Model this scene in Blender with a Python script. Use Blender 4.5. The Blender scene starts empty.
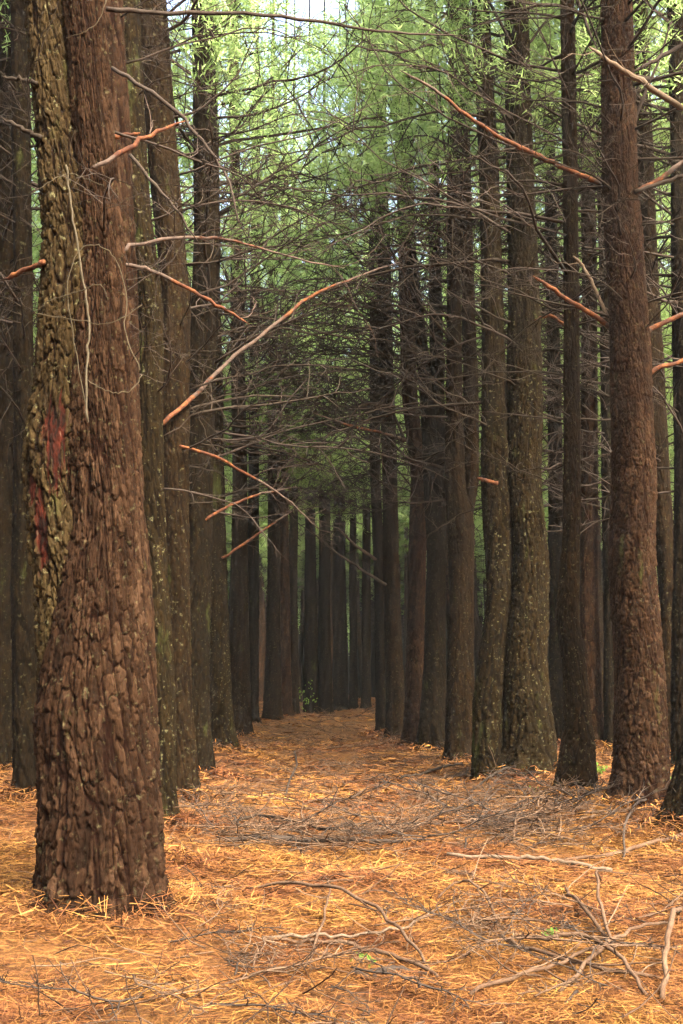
import bpy, math, random
import numpy as np

random.seed(11)
RNG = np.random.default_rng(11)
PI = math.pi
SC = bpy.context.scene
COL = SC.collection
W, H, F = 683, 1024, 1000.0
PITCH = math.radians(10.0)
CAM_Z = 1.25
CP, SP = math.cos(PITCH), math.sin(PITCH)


# ------------------------------------------------------------------ helpers
def fr(x):
    return x - np.floor(x)


def hsh(a, b, c=0.0):
    return fr(np.sin(np.asarray(a) * 127.1 + np.asarray(b) * 311.7 + c * 74.7) * 43758.5453)


def vnoise(x, y, s=0.0):
    x = np.asarray(x, float); y = np.asarray(y, float)
    ix, iy = np.floor(x), np.floor(y)
    fx, fy = x - ix, y - iy
    fx = fx * fx * (3 - 2 * fx); fy = fy * fy * (3 - 2 * fy)
    a = hsh(ix, iy, s); b = hsh(ix + 1, iy, s); c = hsh(ix, iy + 1, s); d = hsh(ix + 1, iy + 1, s)
    return (a * (1 - fx) + b * fx) * (1 - fy) + (c * (1 - fx) + d * fx) * fy - 0.5


def gz(x, y):
    """ground height"""
    x = np.asarray(x, float); y = np.asarray(y, float)
    z = 0.022 * (np.clip(y, 8, 38) - 8) - 0.008 * np.clip(y - 40, 0, 60)
    z = z + 0.16 * vnoise(x * 0.45, y * 0.3, 1) + 0.07 * vnoise(x * 1.4, y * 1.4, 2) + 0.03 * vnoise(x * 5, y * 5, 3)
    pth = 0.9 - 0.085 * (y - 6)
    z = z + 0.10 * np.clip(np.abs(x - pth) - 1.2, 0, 1.5)
    return z


def ray(px, py):
    a, b = (px - W / 2) / F, (H / 2 - py) / F
    return (a, CP - b * SP, SP + b * CP)


def at(px, py, Y):
    d = ray(px, py); t = Y / d[1]
    return np.array((d[0] * t, Y, CAM_Z + d[2] * t))


def ground_hit(px, py):
    d = ray(px, py); t = 2.0
    while t < 80:
        if CAM_Z + d[2] * t < float(gz(d[0] * t, d[1] * t)):
            break
        t += 0.03
    return np.array((d[0] * t, d[1] * t, CAM_Z + d[2] * t))


def mk(name, V, Q=None, T=None, attrs=None, smooth=True, mat=None):
    me = bpy.data.meshes.new(name)
    V = np.asarray(V, np.float32)
    Q = np.zeros((0, 4), np.int32) if Q is None else np.asarray(Q, np.int32).reshape(-1, 4)
    T = np.zeros((0, 3), np.int32) if T is None else np.asarray(T, np.int32).reshape(-1, 3)
    me.vertices.add(len(V)); me.vertices.foreach_set('co', V.ravel())
    nl = Q.size + T.size
    me.loops.add(nl)
    me.loops.foreach_set('vertex_index', np.concatenate([Q.ravel(), T.ravel()]))
    npoly = len(Q) + len(T)
    me.polygons.add(npoly)
    st = np.concatenate([np.arange(len(Q)) * 4, Q.size + np.arange(len(T)) * 3]).astype(np.int32)
    me.polygons.foreach_set('loop_start', st)
    me.polygons.foreach_set('use_smooth', np.full(npoly, smooth, dtype=bool))
    for k, v in (attrs or {}).items():
        a = me.attributes.new(k, 'FLOAT', 'POINT'); a.data.foreach_set('value', np.asarray(v, np.float32))
    me.update(calc_edges=True)
    me.validate()
    if mat is not None:
        for m in (mat if isinstance(mat, (list, tuple)) else [mat]):
            me.materials.append(m)
    return me


def obj(name, me, parent=None, loc=None, rot=None, scale=None):
    o = bpy.data.objects.new(name, me); COL.objects.link(o)
    if parent is not None:
        o.parent = parent
    if loc is not None:
        o.location = [float(v) for v in loc]
    if rot is not None:
        o.rotation_euler = rot
    if scale is not None:
        o.scale = (scale, scale, scale) if not isinstance(scale, tuple) else scale
    return o


def tag(o, label=None, cat=None, group=None, kind=None):
    for k, v in (('label', label), ('category', cat), ('group', group), ('kind', kind)):
        if v:
            o[k] = v
    return o


class Geo:
    """collects verts, quads and triangles for ONE mesh"""
    def __init__(s):
        s.v, s.q, s.t, s.n = [], [], [], 0
        s.a = []

    def add(s, V, Q=None, T=None, a=0.0):
        V = np.asarray(V, float)
        if Q is not None and len(Q):
            s.q.append(np.asarray(Q, np.int64) + s.n)
        if T is not None and len(T):
            s.t.append(np.asarray(T, np.int64) + s.n)
        s.v.append(V); s.n += len(V)
        s.a.append(np.broadcast_to(np.asarray(a, float), (len(V),)))

    def tube(s, P, R, sides=4, a=0.0, cap=True):
        P = np.asarray(P, float); R = np.asarray(R, float); n = len(P)
        d = np.gradient(P, axis=0)
        d /= np.linalg.norm(d, axis=1)[:, None] + 1e-9
        ref = np.array((0.13, 0.21, 0.97))
        if abs(d.mean(0) @ ref) > 0.75:
            ref = np.array((0.9, 0.4, 0.1))
        u = np.cross(d, ref); u /= np.linalg.norm(u, axis=1)[:, None] + 1e-9
        w = np.cross(d, u)
        th = np.arange(sides) * 2 * PI / sides
        V = P[:, None] + R[:, None, None] * (np.cos(th)[None, :, None] * u[:, None] + np.sin(th)[None, :, None] * w[:, None])
        i = np.arange(n - 1)[:, None] * sides; j = np.arange(sides)[None]; j2 = (j + 1) % sides
        Q = np.stack([i + j, i + j2, i + sides + j2, i + sides + j], -1).reshape(-1, 4)
        V = V.reshape(-1, 3)
        T = []
        if cap and sides >= 3:
            V = np.vstack([V, P[:1] - d[:1] * 0, P[-1:] + d[-1:] * R[-1] * 0.4])
            b = n * sides
            for k in range(sides):
                T.append((b, (k + 1) % sides, k)); T.append((b + 1, b - sides + k, b - sides + (k + 1) % sides))
        av = np.repeat(np.broadcast_to(np.asarray(a, float), (n,)), sides)
        if len(T):
            av = np.concatenate([av, [av[0], av[-1]]])
        s.add(V, Q, T, av)

    def mesh(s, name, mat, smooth=True, attr=None):
        V = np.vstack(s.v)
        Q = np.vstack(s.q) if s.q else None
        T = np.vstack(s.t) if s.t else None
        return mk(name, V, Q, T, {attr: np.concatenate(s.a)} if attr else None, smooth, mat)


# ------------------------------------------------------------------ materials
def new_mat(name):
    m = bpy.data.materials.new(name); m.use_nodes = True
    nt = m.node_tree; nt.nodes.clear()
    return m, nt


def N(nt, t, **kw):
    n = nt.nodes.new(t)
    for k, v in kw.items():
        if k.startswith('i_'):
            n.inputs[k[2:].replace('_', ' ')].default_value = v
        else:
            setattr(n, k, v)
    return n


def mixc(nt, fac, a, b, mode='MIX'):
    n = nt.nodes.new('ShaderNodeMix'); n.data_type = 'RGBA'; n.blend_type = mode
    for sock, v in ((n.inputs[0], fac), (n.inputs[6], a), (n.inputs[7], b)):
        if hasattr(v, 'is_linked'):
            nt.links.new(v, sock)
        elif isinstance(v, (int, float)):
            sock.default_value = v
        else:
            sock.default_value = (*v, 1) if len(v) == 3 else v
    return n.outputs[2]


def ramp(nt, src, stops):
    r = nt.nodes.new('ShaderNodeValToRGB'); cr = r.color_ramp
    while len(cr.elements) < len(stops):
        cr.elements.new(0.5)
    for e, (p, c) in zip(cr.elements, stops):
        e.position = p
        e.color = (c, c, c, 1) if isinstance(c, (int, float)) else (*c, 1)
    nt.links.new(src, r.inputs[0])
    return r.outputs[0]


def noise(nt, vec, scale, detail=4, rough=0.6):
    n = N(nt, 'ShaderNodeTexNoise'); n.inputs['Scale'].default_value = scale
    n.inputs['Detail'].default_value = detail; n.inputs['Roughness'].default_value = rough
    nt.links.new(vec, n.inputs['Vector'])
    return n.outputs['Fac']


def finish(nt, color, rough=0.9, bump=None, bdist=0.01, bstr=0.6, spec=0.2):
    p = N(nt, 'ShaderNodeBsdfPrincipled'); o = N(nt, 'ShaderNodeOutputMaterial')
    if hasattr(color, 'is_linked'):
        nt.links.new(color, p.inputs['Base Color'])
    else:
        p.inputs['Base Color'].default_value = (*color, 1)
    p.inputs['Roughness'].default_value = rough
    p.inputs['Specular IOR Level'].default_value = spec
    if bump is not None:
        b = N(nt, 'ShaderNodeBump'); b.inputs['Strength'].default_value = bstr; b.inputs['Distance'].default_value = bdist
        nt.links.new(bump, b.inputs['Height']); nt.links.new(b.outputs[0], p.inputs['Normal'])
    nt.links.new(p.outputs[0], o.inputs[0])
    return p


def bark_mat(name, c0, c1, c2, fiss, moss=0.0, lichen=0.3, mosscol=(0.036, 0.042, 0.012)):
    m, nt = new_mat(name)
    tc = N(nt, 'ShaderNodeTexCoord'); oi = N(nt, 'ShaderNodeObjectInfo')
    ad = N(nt, 'ShaderNodeVectorMath', operation='ADD')
    nt.links.new(tc.outputs['Object'], ad.inputs[0])
    sc = N(nt, 'ShaderNodeVectorMath', operation='SCALE'); sc.inputs['Scale'].default_value = 37.0
    cmb = N(nt, 'ShaderNodeCombineXYZ')
    for k in range(3):
        nt.links.new(oi.outputs['Random'], cmb.inputs[k])
    nt.links.new(cmb.outputs[0], sc.inputs[0]); nt.links.new(sc.outputs[0], ad.inputs[1])
    vec = ad.outputs[0]
    mp = N(nt, 'ShaderNodeMapping'); mp.inputs['Scale'].default_value = (1, 1, 0.28)
    nt.links.new(vec, mp.inputs['Vector'])
    pl = N(nt, 'ShaderNodeAttribute', attribute_name='plate'); ce = N(nt, 'ShaderNodeAttribute', attribute_name='cell')
    wo = N(nt, 'ShaderNodeAttribute', attribute_name='wound')
    big = noise(nt, mp.outputs[0], 3.2, 4)
    fine = noise(nt, mp.outputs[0], 55, 5, 0.7)
    s1 = N(nt, 'ShaderNodeMath', operation='ADD'); nt.links.new(ce.outputs['Fac'], s1.inputs[0]); nt.links.new(big, s1.inputs[1])
    s2 = N(nt, 'ShaderNodeMath', operation='MULTIPLY'); s2.inputs[1].default_value = 0.5; nt.links.new(s1.outputs[0], s2.inputs[0])
    col = ramp(nt, s2.outputs[0], [(0.2, c0), (0.5, c1), (0.8, c2)])
    fv = ramp(nt, fine, [(0.3, (0.55, 0.55, 0.55)), (0.7, (1.35, 1.3, 1.25))])
    col = mixc(nt, 1.0, col, fv, 'MULTIPLY')
    col = mixc(nt, ramp(nt, pl.outputs['Fac'], [(0.12, 0.0), (0.5, 1.0)]), fiss, col)
    # lichen specks and moss patches
    li = noise(nt, vec, 26, 4, 0.65)
    lf = ramp(nt, li, [(0.60, 0.0), (0.68, lichen)])
    col = mixc(nt, lf, col, (0.09, 0.085, 0.042))
    if moss > 0:
        mo = noise(nt, mp.outputs[0], 5, 5, 0.65)
        mf = ramp(nt, mo, [(0.66 - 0.3 * moss, 0.0), (0.84 - 0.3 * moss, 0.8)])
        col = mixc(nt, mf, col, mosscol)
    wn = ramp(nt, noise(nt, mp.outputs[0], 30, 3), [(0.42, (0.007, 0.004, 0.003)), (0.54, (0.020, 0.005, 0.003)), (0.66, (0.040, 0.009, 0.005)), (0.72, (0.07, 0.045, 0.03))])
    col = mixc(nt, wo.outputs['Fac'], col, wn)
    finish(nt, col, 0.95, fine, 0.014, 1.0, 0.03)
    return m


M_BARK = bark_mat('pine_bark_brown', (0.004125, 0.002652, 0.001254), (0.008251, 0.005009, 0.002314), (0.01461, 0.008547, 0.003663), (0.002749, 0.001327, 0.0005782), 0.05, 0.45)
M_BARKRED = bark_mat('pine_bark_reddish', (0.005522, 0.003029, 0.001797), (0.01397, 0.007181, 0.003794), (0.03508, 0.01963, 0.01073), (0.004872, 0.001851, 0.0009984), 0.05, 0.3)
M_BARKDARK = bark_mat('pine_bark_dark', (0.002717, 0.001997, 0.001089), (0.005045, 0.003328, 0.001633), (0.009309, 0.005992, 0.00283), (0.00194, 0.001165, 0.0005445), 0.1, 0.3)
M_BARKMOSS = bark_mat('pine_bark_mossy', (0.003779, 0.002652, 0.001157), (0.007563, 0.005009, 0.002121), (0.0134, 0.008547, 0.003375), (0.002234, 0.001179, 0.0004821), 0.22, 0.7)
M_BARKGREY = bark_mat('pine_bark_lichened', (0.009173, 0.005962, 0.002644), (0.01888, 0.01242, 0.00529), (0.0337, 0.02361, 0.009696), (0.004583, 0.002237, 0.001058), 0.12, 0.8)


def twig_mat(name, ca, cb, cc):
    m, nt = new_mat(name)
    tc = N(nt, 'ShaderNodeTexCoord'); oi = N(nt, 'ShaderNodeObjectInfo'); ge = N(nt, 'ShaderNodeNewGeometry')
    n1 = noise(nt, tc.outputs['Object'], 4, 3)
    mx = N(nt, 'ShaderNodeMath', operation='ADD'); nt.links.new(n1, mx.inputs[0]); nt.links.new(ge.outputs['Random Per Island'], mx.inputs[1])
    hf = N(nt, 'ShaderNodeMath', operation='MULTIPLY'); hf.inputs[1].default_value = 0.5; nt.links.new(mx.outputs[0], hf.inputs[0])
    col = ramp(nt, hf.outputs[0], [(0.2, ca), (0.5, cb), (0.8, cc)])
    fine = noise(nt, tc.outputs['Object'], 60, 4, 0.7)
    col = mixc(nt, 1.0, col, ramp(nt, fine, [(0.3, (0.6, 0.6, 0.6)), (0.7, (1.25, 1.25, 1.25))]), 'MULTIPLY')
    finish(nt, col, 0.9, fine, 0.004, 0.5, 0.06)
    return m


M_TWIG = twig_mat('dead_twig_grey', (0.008581, 0.005754, 0.003852), (0.01908, 0.01387, 0.009635), (0.03817, 0.0296, 0.02133))
M_LIMB = twig_mat('dead_limb_dark', (0.0126, 0.0091, 0.007), (0.0266, 0.0196, 0.0147), (0.049, 0.0378, 0.0301))
M_PALE = twig_mat('weathered_pale_wood', (0.0496, 0.03373, 0.02083), (0.08432, 0.05952, 0.03869), (0.124, 0.09424, 0.06696))
M_FALL = twig_mat('fallen_twig_brown', (0.02232, 0.01294, 0.007831), (0.0558, 0.03308, 0.01959), (0.119, 0.07911, 0.04896))
M_VINE = twig_mat('vine_stem', (0.0308, 0.0242, 0.01456), (0.044, 0.0352, 0.02163), (0.0616, 0.0506, 0.03328))


def red_mat():
    m, nt = new_mat('peeled_red_branch')
    tc = N(nt, 'ShaderNodeTexCoord'); at_ = N(nt, 'ShaderNodeAttribute', attribute_name='peel')
    n1 = noise(nt, tc.outputs['Object'], 13, 6, 0.75)
    rc = ramp(nt, n1, [(0.34, (0.025, 0.011, 0.007)), (0.5, (0.055, 0.020, 0.009)), (0.70, (0.165, 0.062, 0.018))])
    dk = ramp(nt, n1, [(0.3, (0.02, 0.014, 0.011)), (0.7, (0.08, 0.055, 0.04))])
    n2 = noise(nt, tc.outputs['Object'], 5, 5, 0.7)
    sm = N(nt, 'ShaderNodeMath', operation='ADD'); nt.links.new(at_.outputs['Fac'], sm.inputs[0]); nt.links.new(n2, sm.inputs[1])
    f = ramp(nt, sm.outputs[0], [(0.95, 0.0), (1.12, 1.0)])
    finish(nt, mixc(nt, f, dk, rc), 0.85, n1, 0.008, 0.8, 0.1)
    return m


M_RED = red_mat()


def needle_mat(name, cols, tcols, tr=0.5):
    m, nt = new_mat(name)
    ge = N(nt, 'ShaderNodeNewGeometry')
    c = ramp(nt, ge.outputs['Random Per Island'], [(i / (len(cols) - 1), q) for i, q in enumerate(cols)])
    t = ramp(nt, ge.outputs['Random Per Island'], [(i / (len(tcols) - 1), q) for i, q in enumerate(tcols)])
    d = N(nt, 'ShaderNodeBsdfDiffuse'); l = N(nt, 'ShaderNodeBsdfTranslucent'); mx = N(nt, 'ShaderNodeMixShader')
    mx.inputs[0].default_value = tr; o = N(nt, 'ShaderNodeOutputMaterial')
    nt.links.new(c, d.inputs[0]); nt.links.new(t, l.inputs[0])
    nt.links.new(d.outputs[0], mx.inputs[1]); nt.links.new(l.outputs[0], mx.inputs[2]); nt.links.new(mx.outputs[0], o.inputs[0])
    return m


M_NEEDLE = needle_mat('green_pine_needles', [(0.07, 0.105, 0.035), (0.10, 0.145, 0.048), (0.13, 0.18, 0.065)],
                      [(0.24, 0.36, 0.11), (0.32, 0.45, 0.16), (0.42, 0.54, 0.23)], 0.62)
M_LEAF = needle_mat('fresh_green_leaf', [(0.07, 0.13, 0.025), (0.11, 0.19, 0.04)], [(0.15, 0.26, 0.04), (0.22, 0.34, 0.06)], 0.5)
def litter_mat():
    m, nt = new_mat('dry_needle_litter')
    ge = N(nt, 'ShaderNodeNewGeometry'); tc = N(nt, 'ShaderNodeTexCoord')
    fresh = ramp(nt, ge.outputs['Random Per Island'], [(0, (0.02134, 0.007528, 0.002907)), (0.25, (0.0582, 0.02164, 0.00654)), (0.5, (0.131, 0.05457, 0.01308)), (0.75, (0.1988, 0.09409, 0.0218)), (1, (0.2667, 0.1431, 0.03634))])
    old = ramp(nt, ge.outputs['Random Per Island'], [(0, (0.01552, 0.006395, 0.003553)), (0.3, (0.04656, 0.01553, 0.006395)), (0.65, (0.097, 0.03472, 0.01208)), (1, (0.194, 0.08223, 0.02701))])
    f = ramp(nt, noise(nt, tc.outputs['Object'], 0.75, 4, 0.6), [(0.40, 0.0), (0.60, 1.0)])
    finish(nt, mixc(nt, f, fresh, old), 0.75, None, spec=0.1)
    return m


M_LITTER = litter_mat()


def ground_mat():
    m, nt = new_mat('needle_covered_soil')
    tc = N(nt, 'ShaderNodeTexCoord')
    a = noise(nt, tc.outputs['Object'], 0.9, 5); b = noise(nt, tc.outputs['Object'], 28, 5, 0.75)
    c = ramp(nt, b, [(0.3, (0.03, 0.01166, 0.00425)), (0.5, (0.085, 0.0371, 0.0102)), (0.7, (0.16, 0.0795, 0.0204))])
    c2 = ramp(nt, b, [(0.3, (0.022, 0.00954, 0.00425)), (0.7, (0.1, 0.04558, 0.01445))])
    col = mixc(nt, ramp(nt, a, [(0.4, 0.0), (0.65, 0.8)]), c, c2)
    finish(nt, col, 0.95, b, 0.03, 0.8, 0.1)
    return m


M_GROUND = ground_mat()

# ------------------------------------------------------------------ ground sheet
xs = np.concatenate([np.linspace(-90, -9, 28)[:-1], np.linspace(-9, 9, 240), np.linspace(9, 90, 28)[1:]])
ys = np.concatenate([np.linspace(-40, 1.5, 24)[:-1], np.linspace(1.5, 14, 200), np.linspace(14, 45, 130)[1:], np.linspace(45, 160, 40)[1:]])
X, Y = np.meshgrid(xs, ys)
V = np.stack([X, Y, gz(X, Y)], -1).reshape(-1, 3)
i = np.arange(len(ys) - 1)[:, None] * len(xs) + np.arange(len(xs) - 1)[None]
Q = np.stack([i, i + 1, i + len(xs) + 1, i + len(xs)], -1).reshape(-1, 4)
tag(obj('ground', mk('ground', V, Q, mat=M_GROUND)), 'forest floor of orange brown pine needles running between the rows', 'ground', kind='structure')


# ------------------------------------------------------------------ needle litter (uncountable)
def litter(n, y0, y1, lmin, lmax, w, lift, margin=0.6):
    yy = np.sqrt(RNG.uniform(y0 ** 2, y1 ** 2, n))
    xx = RNG.uniform(-1, 1, n) * (yy * 0.40 + margin)
    keep = RNG.uniform(0, 1, n) < np.clip(0.75 + 2.2 * vnoise(xx * 1.3, yy * 1.3, 77) + 1.2 * vnoise(xx * 4, yy * 4, 78), 0.12, 1)
    xx, yy = xx[keep], yy[keep]; n = len(xx)
    zz = gz(xx, yy) + RNG.uniform(0.002, lift, n)
    # clumped: needles comb into wisps
    an = RNG.uniform(0, 2 * PI, n) * 0.55 + 5 * vnoise(xx * 2.5, yy * 2.5, 9)
    ln = RNG.uniform(lmin, lmax, n) * 0.5
    tl = RNG.normal(0, 0.17, n)
    dx = np.stack([np.cos(an) * np.cos(tl), np.sin(an) * np.cos(tl), np.sin(tl)], -1)
    sd = np.stack([-np.sin(an), np.cos(an), RNG.normal(0, 0.4, n)], -1) * (w * RNG.uniform(0.6, 1.3, n) * 0.5)[:, None]
    c = np.stack([xx, yy, zz], -1)
    bend = np.stack([-np.sin(an), np.cos(an), 0 * an], -1) * (ln * RNG.normal(0, 0.18, n))[:, None]
    A, B = c - dx * ln[:, None] + bend, c + dx * ln[:, None] + bend
    V = np.stack([A - sd, A + sd, c + sd, c - sd, B + sd * .5, B - sd * .5], 1).reshape(-1, 3)
    k = np.arange(n)[:, None] * 6
    Q = np.concatenate([k + np.array([[0, 3, 2, 1]]), k + np.array([[3, 5, 4, 2]])], 0)
    return V, Q


# ------------------------------------------------------------------ branches
def wander(p, d, L, n, wob, lift=0.0, droop=0.0, rnd=RNG):
    P = [np.array(p, float)]; d = np.array(d, float); d /= np.linalg.norm(d)
    for k in range(n):
        d = d + rnd.normal(0, wob, 3) + np.array((0, 0, lift - droop * k / n)); d /= np.linalg.norm(d)
        P.append(P[-1] + d * L / n)
    return np.array(P)


def branch_geo(g, L, r0, dens=1.0, lift=0.03, flat=0.5, start=(0, 0, 0), d0=(1, 0, 0.1), tert=True, sides=4, thick=1.0):
    P = wander(start, d0, L, 11, 0.13, lift, 0.05)
    R = np.linspace(r0, 0.0035 * thick, len(P))
    g.tube(P, R, sides)
    ns = int(9 * dens)
    for k in range(ns):
        t = 0.12 + 0.86 * (k + RNG.uniform(0, 1)) / ns
        x = t * (len(P) - 1); i0 = min(int(x), len(P) - 2); p = P[i0] + (P[i0 + 1] - P[i0]) * (x - i0)
        d = P[i0 + 1] - P[i0]; d /= np.linalg.norm(d)
        s = 1 if k % 2 else -1
        side = np.cross(d, (0, 0, 1.0)); side /= np.linalg.norm(side) + 1e-6
        dd = d * RNG.uniform(0.3, 1.0) + side * s * RNG.uniform(0.5, 1.0) + np.array((0, 0, RNG.normal(0.05, flat)))
        l2 = L * RNG.uniform(0.14, 0.42) * (1.1 - 0.6 * t)
        P2 = wander(p, dd, l2, 6, 0.17, 0.03)
        g.tube(P2, np.linspace(0.0058, 0.0026, len(P2)) * thick, 3, cap=False)
        if tert:
            for q in range(RNG.integers(1, 4)):
                j = RNG.integers(1, 6); e = P2[j] - P2[j - 1]; e /= np.linalg.norm(e)
                ee = e + RNG.normal(0, 0.75, 3)
                P3 = wander(P2[j], ee, l2 * RNG.uniform(0.2, 0.6), 4, 0.22, 0.02)
                g.tube(P3, np.linspace(0.0036, 0.0019, len(P3)) * thick, 3, cap=False)


BRANCH = []
for k in range(16):
    g = Geo(); L = RNG.uniform(1.3, 2.9)
    branch_geo(g, L, RNG.uniform(0.011, 0.018), RNG.uniform(0.8, 1.5), RNG.uniform(-0.02, 0.035))
    BRANCH.append(g.mesh('branch', M_TWIG if k % 3 else M_LIMB))
BRANCH_DARK = [b for b in BRANCH if b.materials[0] == M_LIMB]
BRANCH_FAR = []
for k in range(14):
    g = Geo(); L = RNG.uniform(1.6, 3.1)
    branch_geo(g, L, RNG.uniform(0.015, 0.022), RNG.uniform(1.0, 1.6), RNG.uniform(-0.02, 0.035), thick=1.5)
    BRANCH_FAR.append(g.mesh('branch', M_TWIG if k % 2 else M_LIMB))
FALLEN = []
for k in range(10):
    g = Geo(); L = RNG.uniform(1.0, 1.9)
    branch_geo(g, L, RNG.uniform(0.008, 0.014), 1.6, 0.0, 0.09, d0=(1, 0, 0.02), tert=True, thick=1.1)
    FALLEN.append(g.mesh('fallen_branch', M_LIMB if k % 3 == 0 else M_FALL))


# ------------------------------------------------------------------ crowns
def needle_tris(C, D, k, ln, w):
    """k needles on each tuft centre C, pointing roughly along D"""
    n = len(C)
    d = D[:, None] * RNG.uniform(0.2, 1.1, (n, k, 1)) + RNG.normal(0, 0.55, (n, k, 3))
    d /= np.linalg.norm(d, axis=2)[..., None]
    c = C[:, None] + RNG.normal(0, 0.05, (n, k, 3))
    s = np.cross(d, RNG.normal(0, 1, (n, k, 3))); s /= np.linalg.norm(s, axis=2)[..., None]
    l = RNG.uniform(0.6, 1.2, (n, k, 1)) * ln
    V = np.stack([c - s * w / 2, c + s * w / 2, c + d * l], 2).reshape(-1, 3)
    return V, np.arange(n * k * 3).reshape(-1, 3)


def crown_mesh(z0, z1, rad, nl, per, k=9, ln=0.26, w=0.03, thin=0.45):
    g = Geo(); C, D = [], []
    for b in range(nl):
        t = b / (nl - 1); z = z0 + (z1 - z0) * t; a = b * 2.4 + RNG.normal(0, 0.4)
        L = rad * (1.05 - 0.8 * t ** 1.6) * RNG.uniform(0.55, 1.2)
        P = wander((0, 0, z), (math.cos(a), math.sin(a), 0.25 + 0.3 * t), L, 7, 0.12, 0.04)
        g.tube(P, np.linspace(0.028, 0.008, 8), 3, cap=False)
        for q in range(int(per * (0.6 + L / rad) * (1.15 - thin * t))):
            x = RNG.uniform(1.6, 7); i0 = min(int(x), 6); p = P[i0] + (P[i0 + 1] - P[i0]) * (x - i0)
            d = P[i0 + 1] - P[i0]; d /= np.linalg.norm(d)
            off = RNG.normal(0, 0.30, 3) * np.array((1, 1, 0.6))
            e = d + off * 2 + np.array((0, 0, 0.25)); e /= np.linalg.norm(e)
            C.append(p + off); D.append(e)
    nb = g.n
    nq = sum(len(q) for q in g.q)
    V, T = needle_tris(np.array(C), np.array(D), k, ln, w)
    g.add(V, None, T)
    me = g.mesh('crown', [M_LIMB, M_NEEDLE], False)
    mi = np.zeros(len(me.polygons), np.int32); mi[nq:] = 1
    me.polygons.foreach_set('material_index', mi)
    return me


CROWN = [crown_mesh(RNG.uniform(7.6, 9.4), RNG.uniform(16, 18.5), RNG.uniform(2.6, 3.5), 34, 26, 14, 0.20, 0.021) for k in range(6)]
CROWN_HIGH = [crown_mesh(RNG.uniform(10.6, 12), RNG.uniform(16.5, 18.5), RNG.uniform(2.2, 3.0), 26, 24, 14, 0.20, 0.021) for k in range(4)]
CROWN_LOW = [crown_mesh(RNG.uniform(5.2, 6.8), RNG.uniform(15.5, 18), RNG.uniform(2.6, 3.5), 40, 25, 12, 0.24, 0.027, 0.65) for k in range(6)]


# ------------------------------------------------------------------ trunks
def vor(u, v, nu, seed):
    iu, iv = np.floor(u), np.floor(v)
    f1 = np.full(u.shape, 9.0); f2 = np.full(u.shape, 9.0); idh = np.zeros(u.shape); tl = np.zeros(u.shape)
    for di in (-1, 0, 1):
        for dj in (-1, 0, 1):
            ci, cj = np.mod(iu + di, nu), iv + dj
            h1, h2, h3 = hsh(ci, cj, seed), hsh(ci, cj, seed + 1.3), hsh(ci, cj, seed + 2.7)
            du = u - (iu + di + 0.5 + 0.85 * (h1 - 0.5)); dv = v - (iv + dj + 0.5 + 0.85 * (h2 - 0.5))
            d = np.hypot(du, dv)
            nw = d < f1
            f2 = np.where(nw, f1, np.minimum(f2, d)); idh = np.where(nw, h3, idh)
            tl = np.where(nw, du * (h3 - 0.5) * 2.2 - dv * (0.2 + 0.8 * h1), tl); f1 = np.where(nw, d, f1)
    return f1, f2, idh, tl


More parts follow.
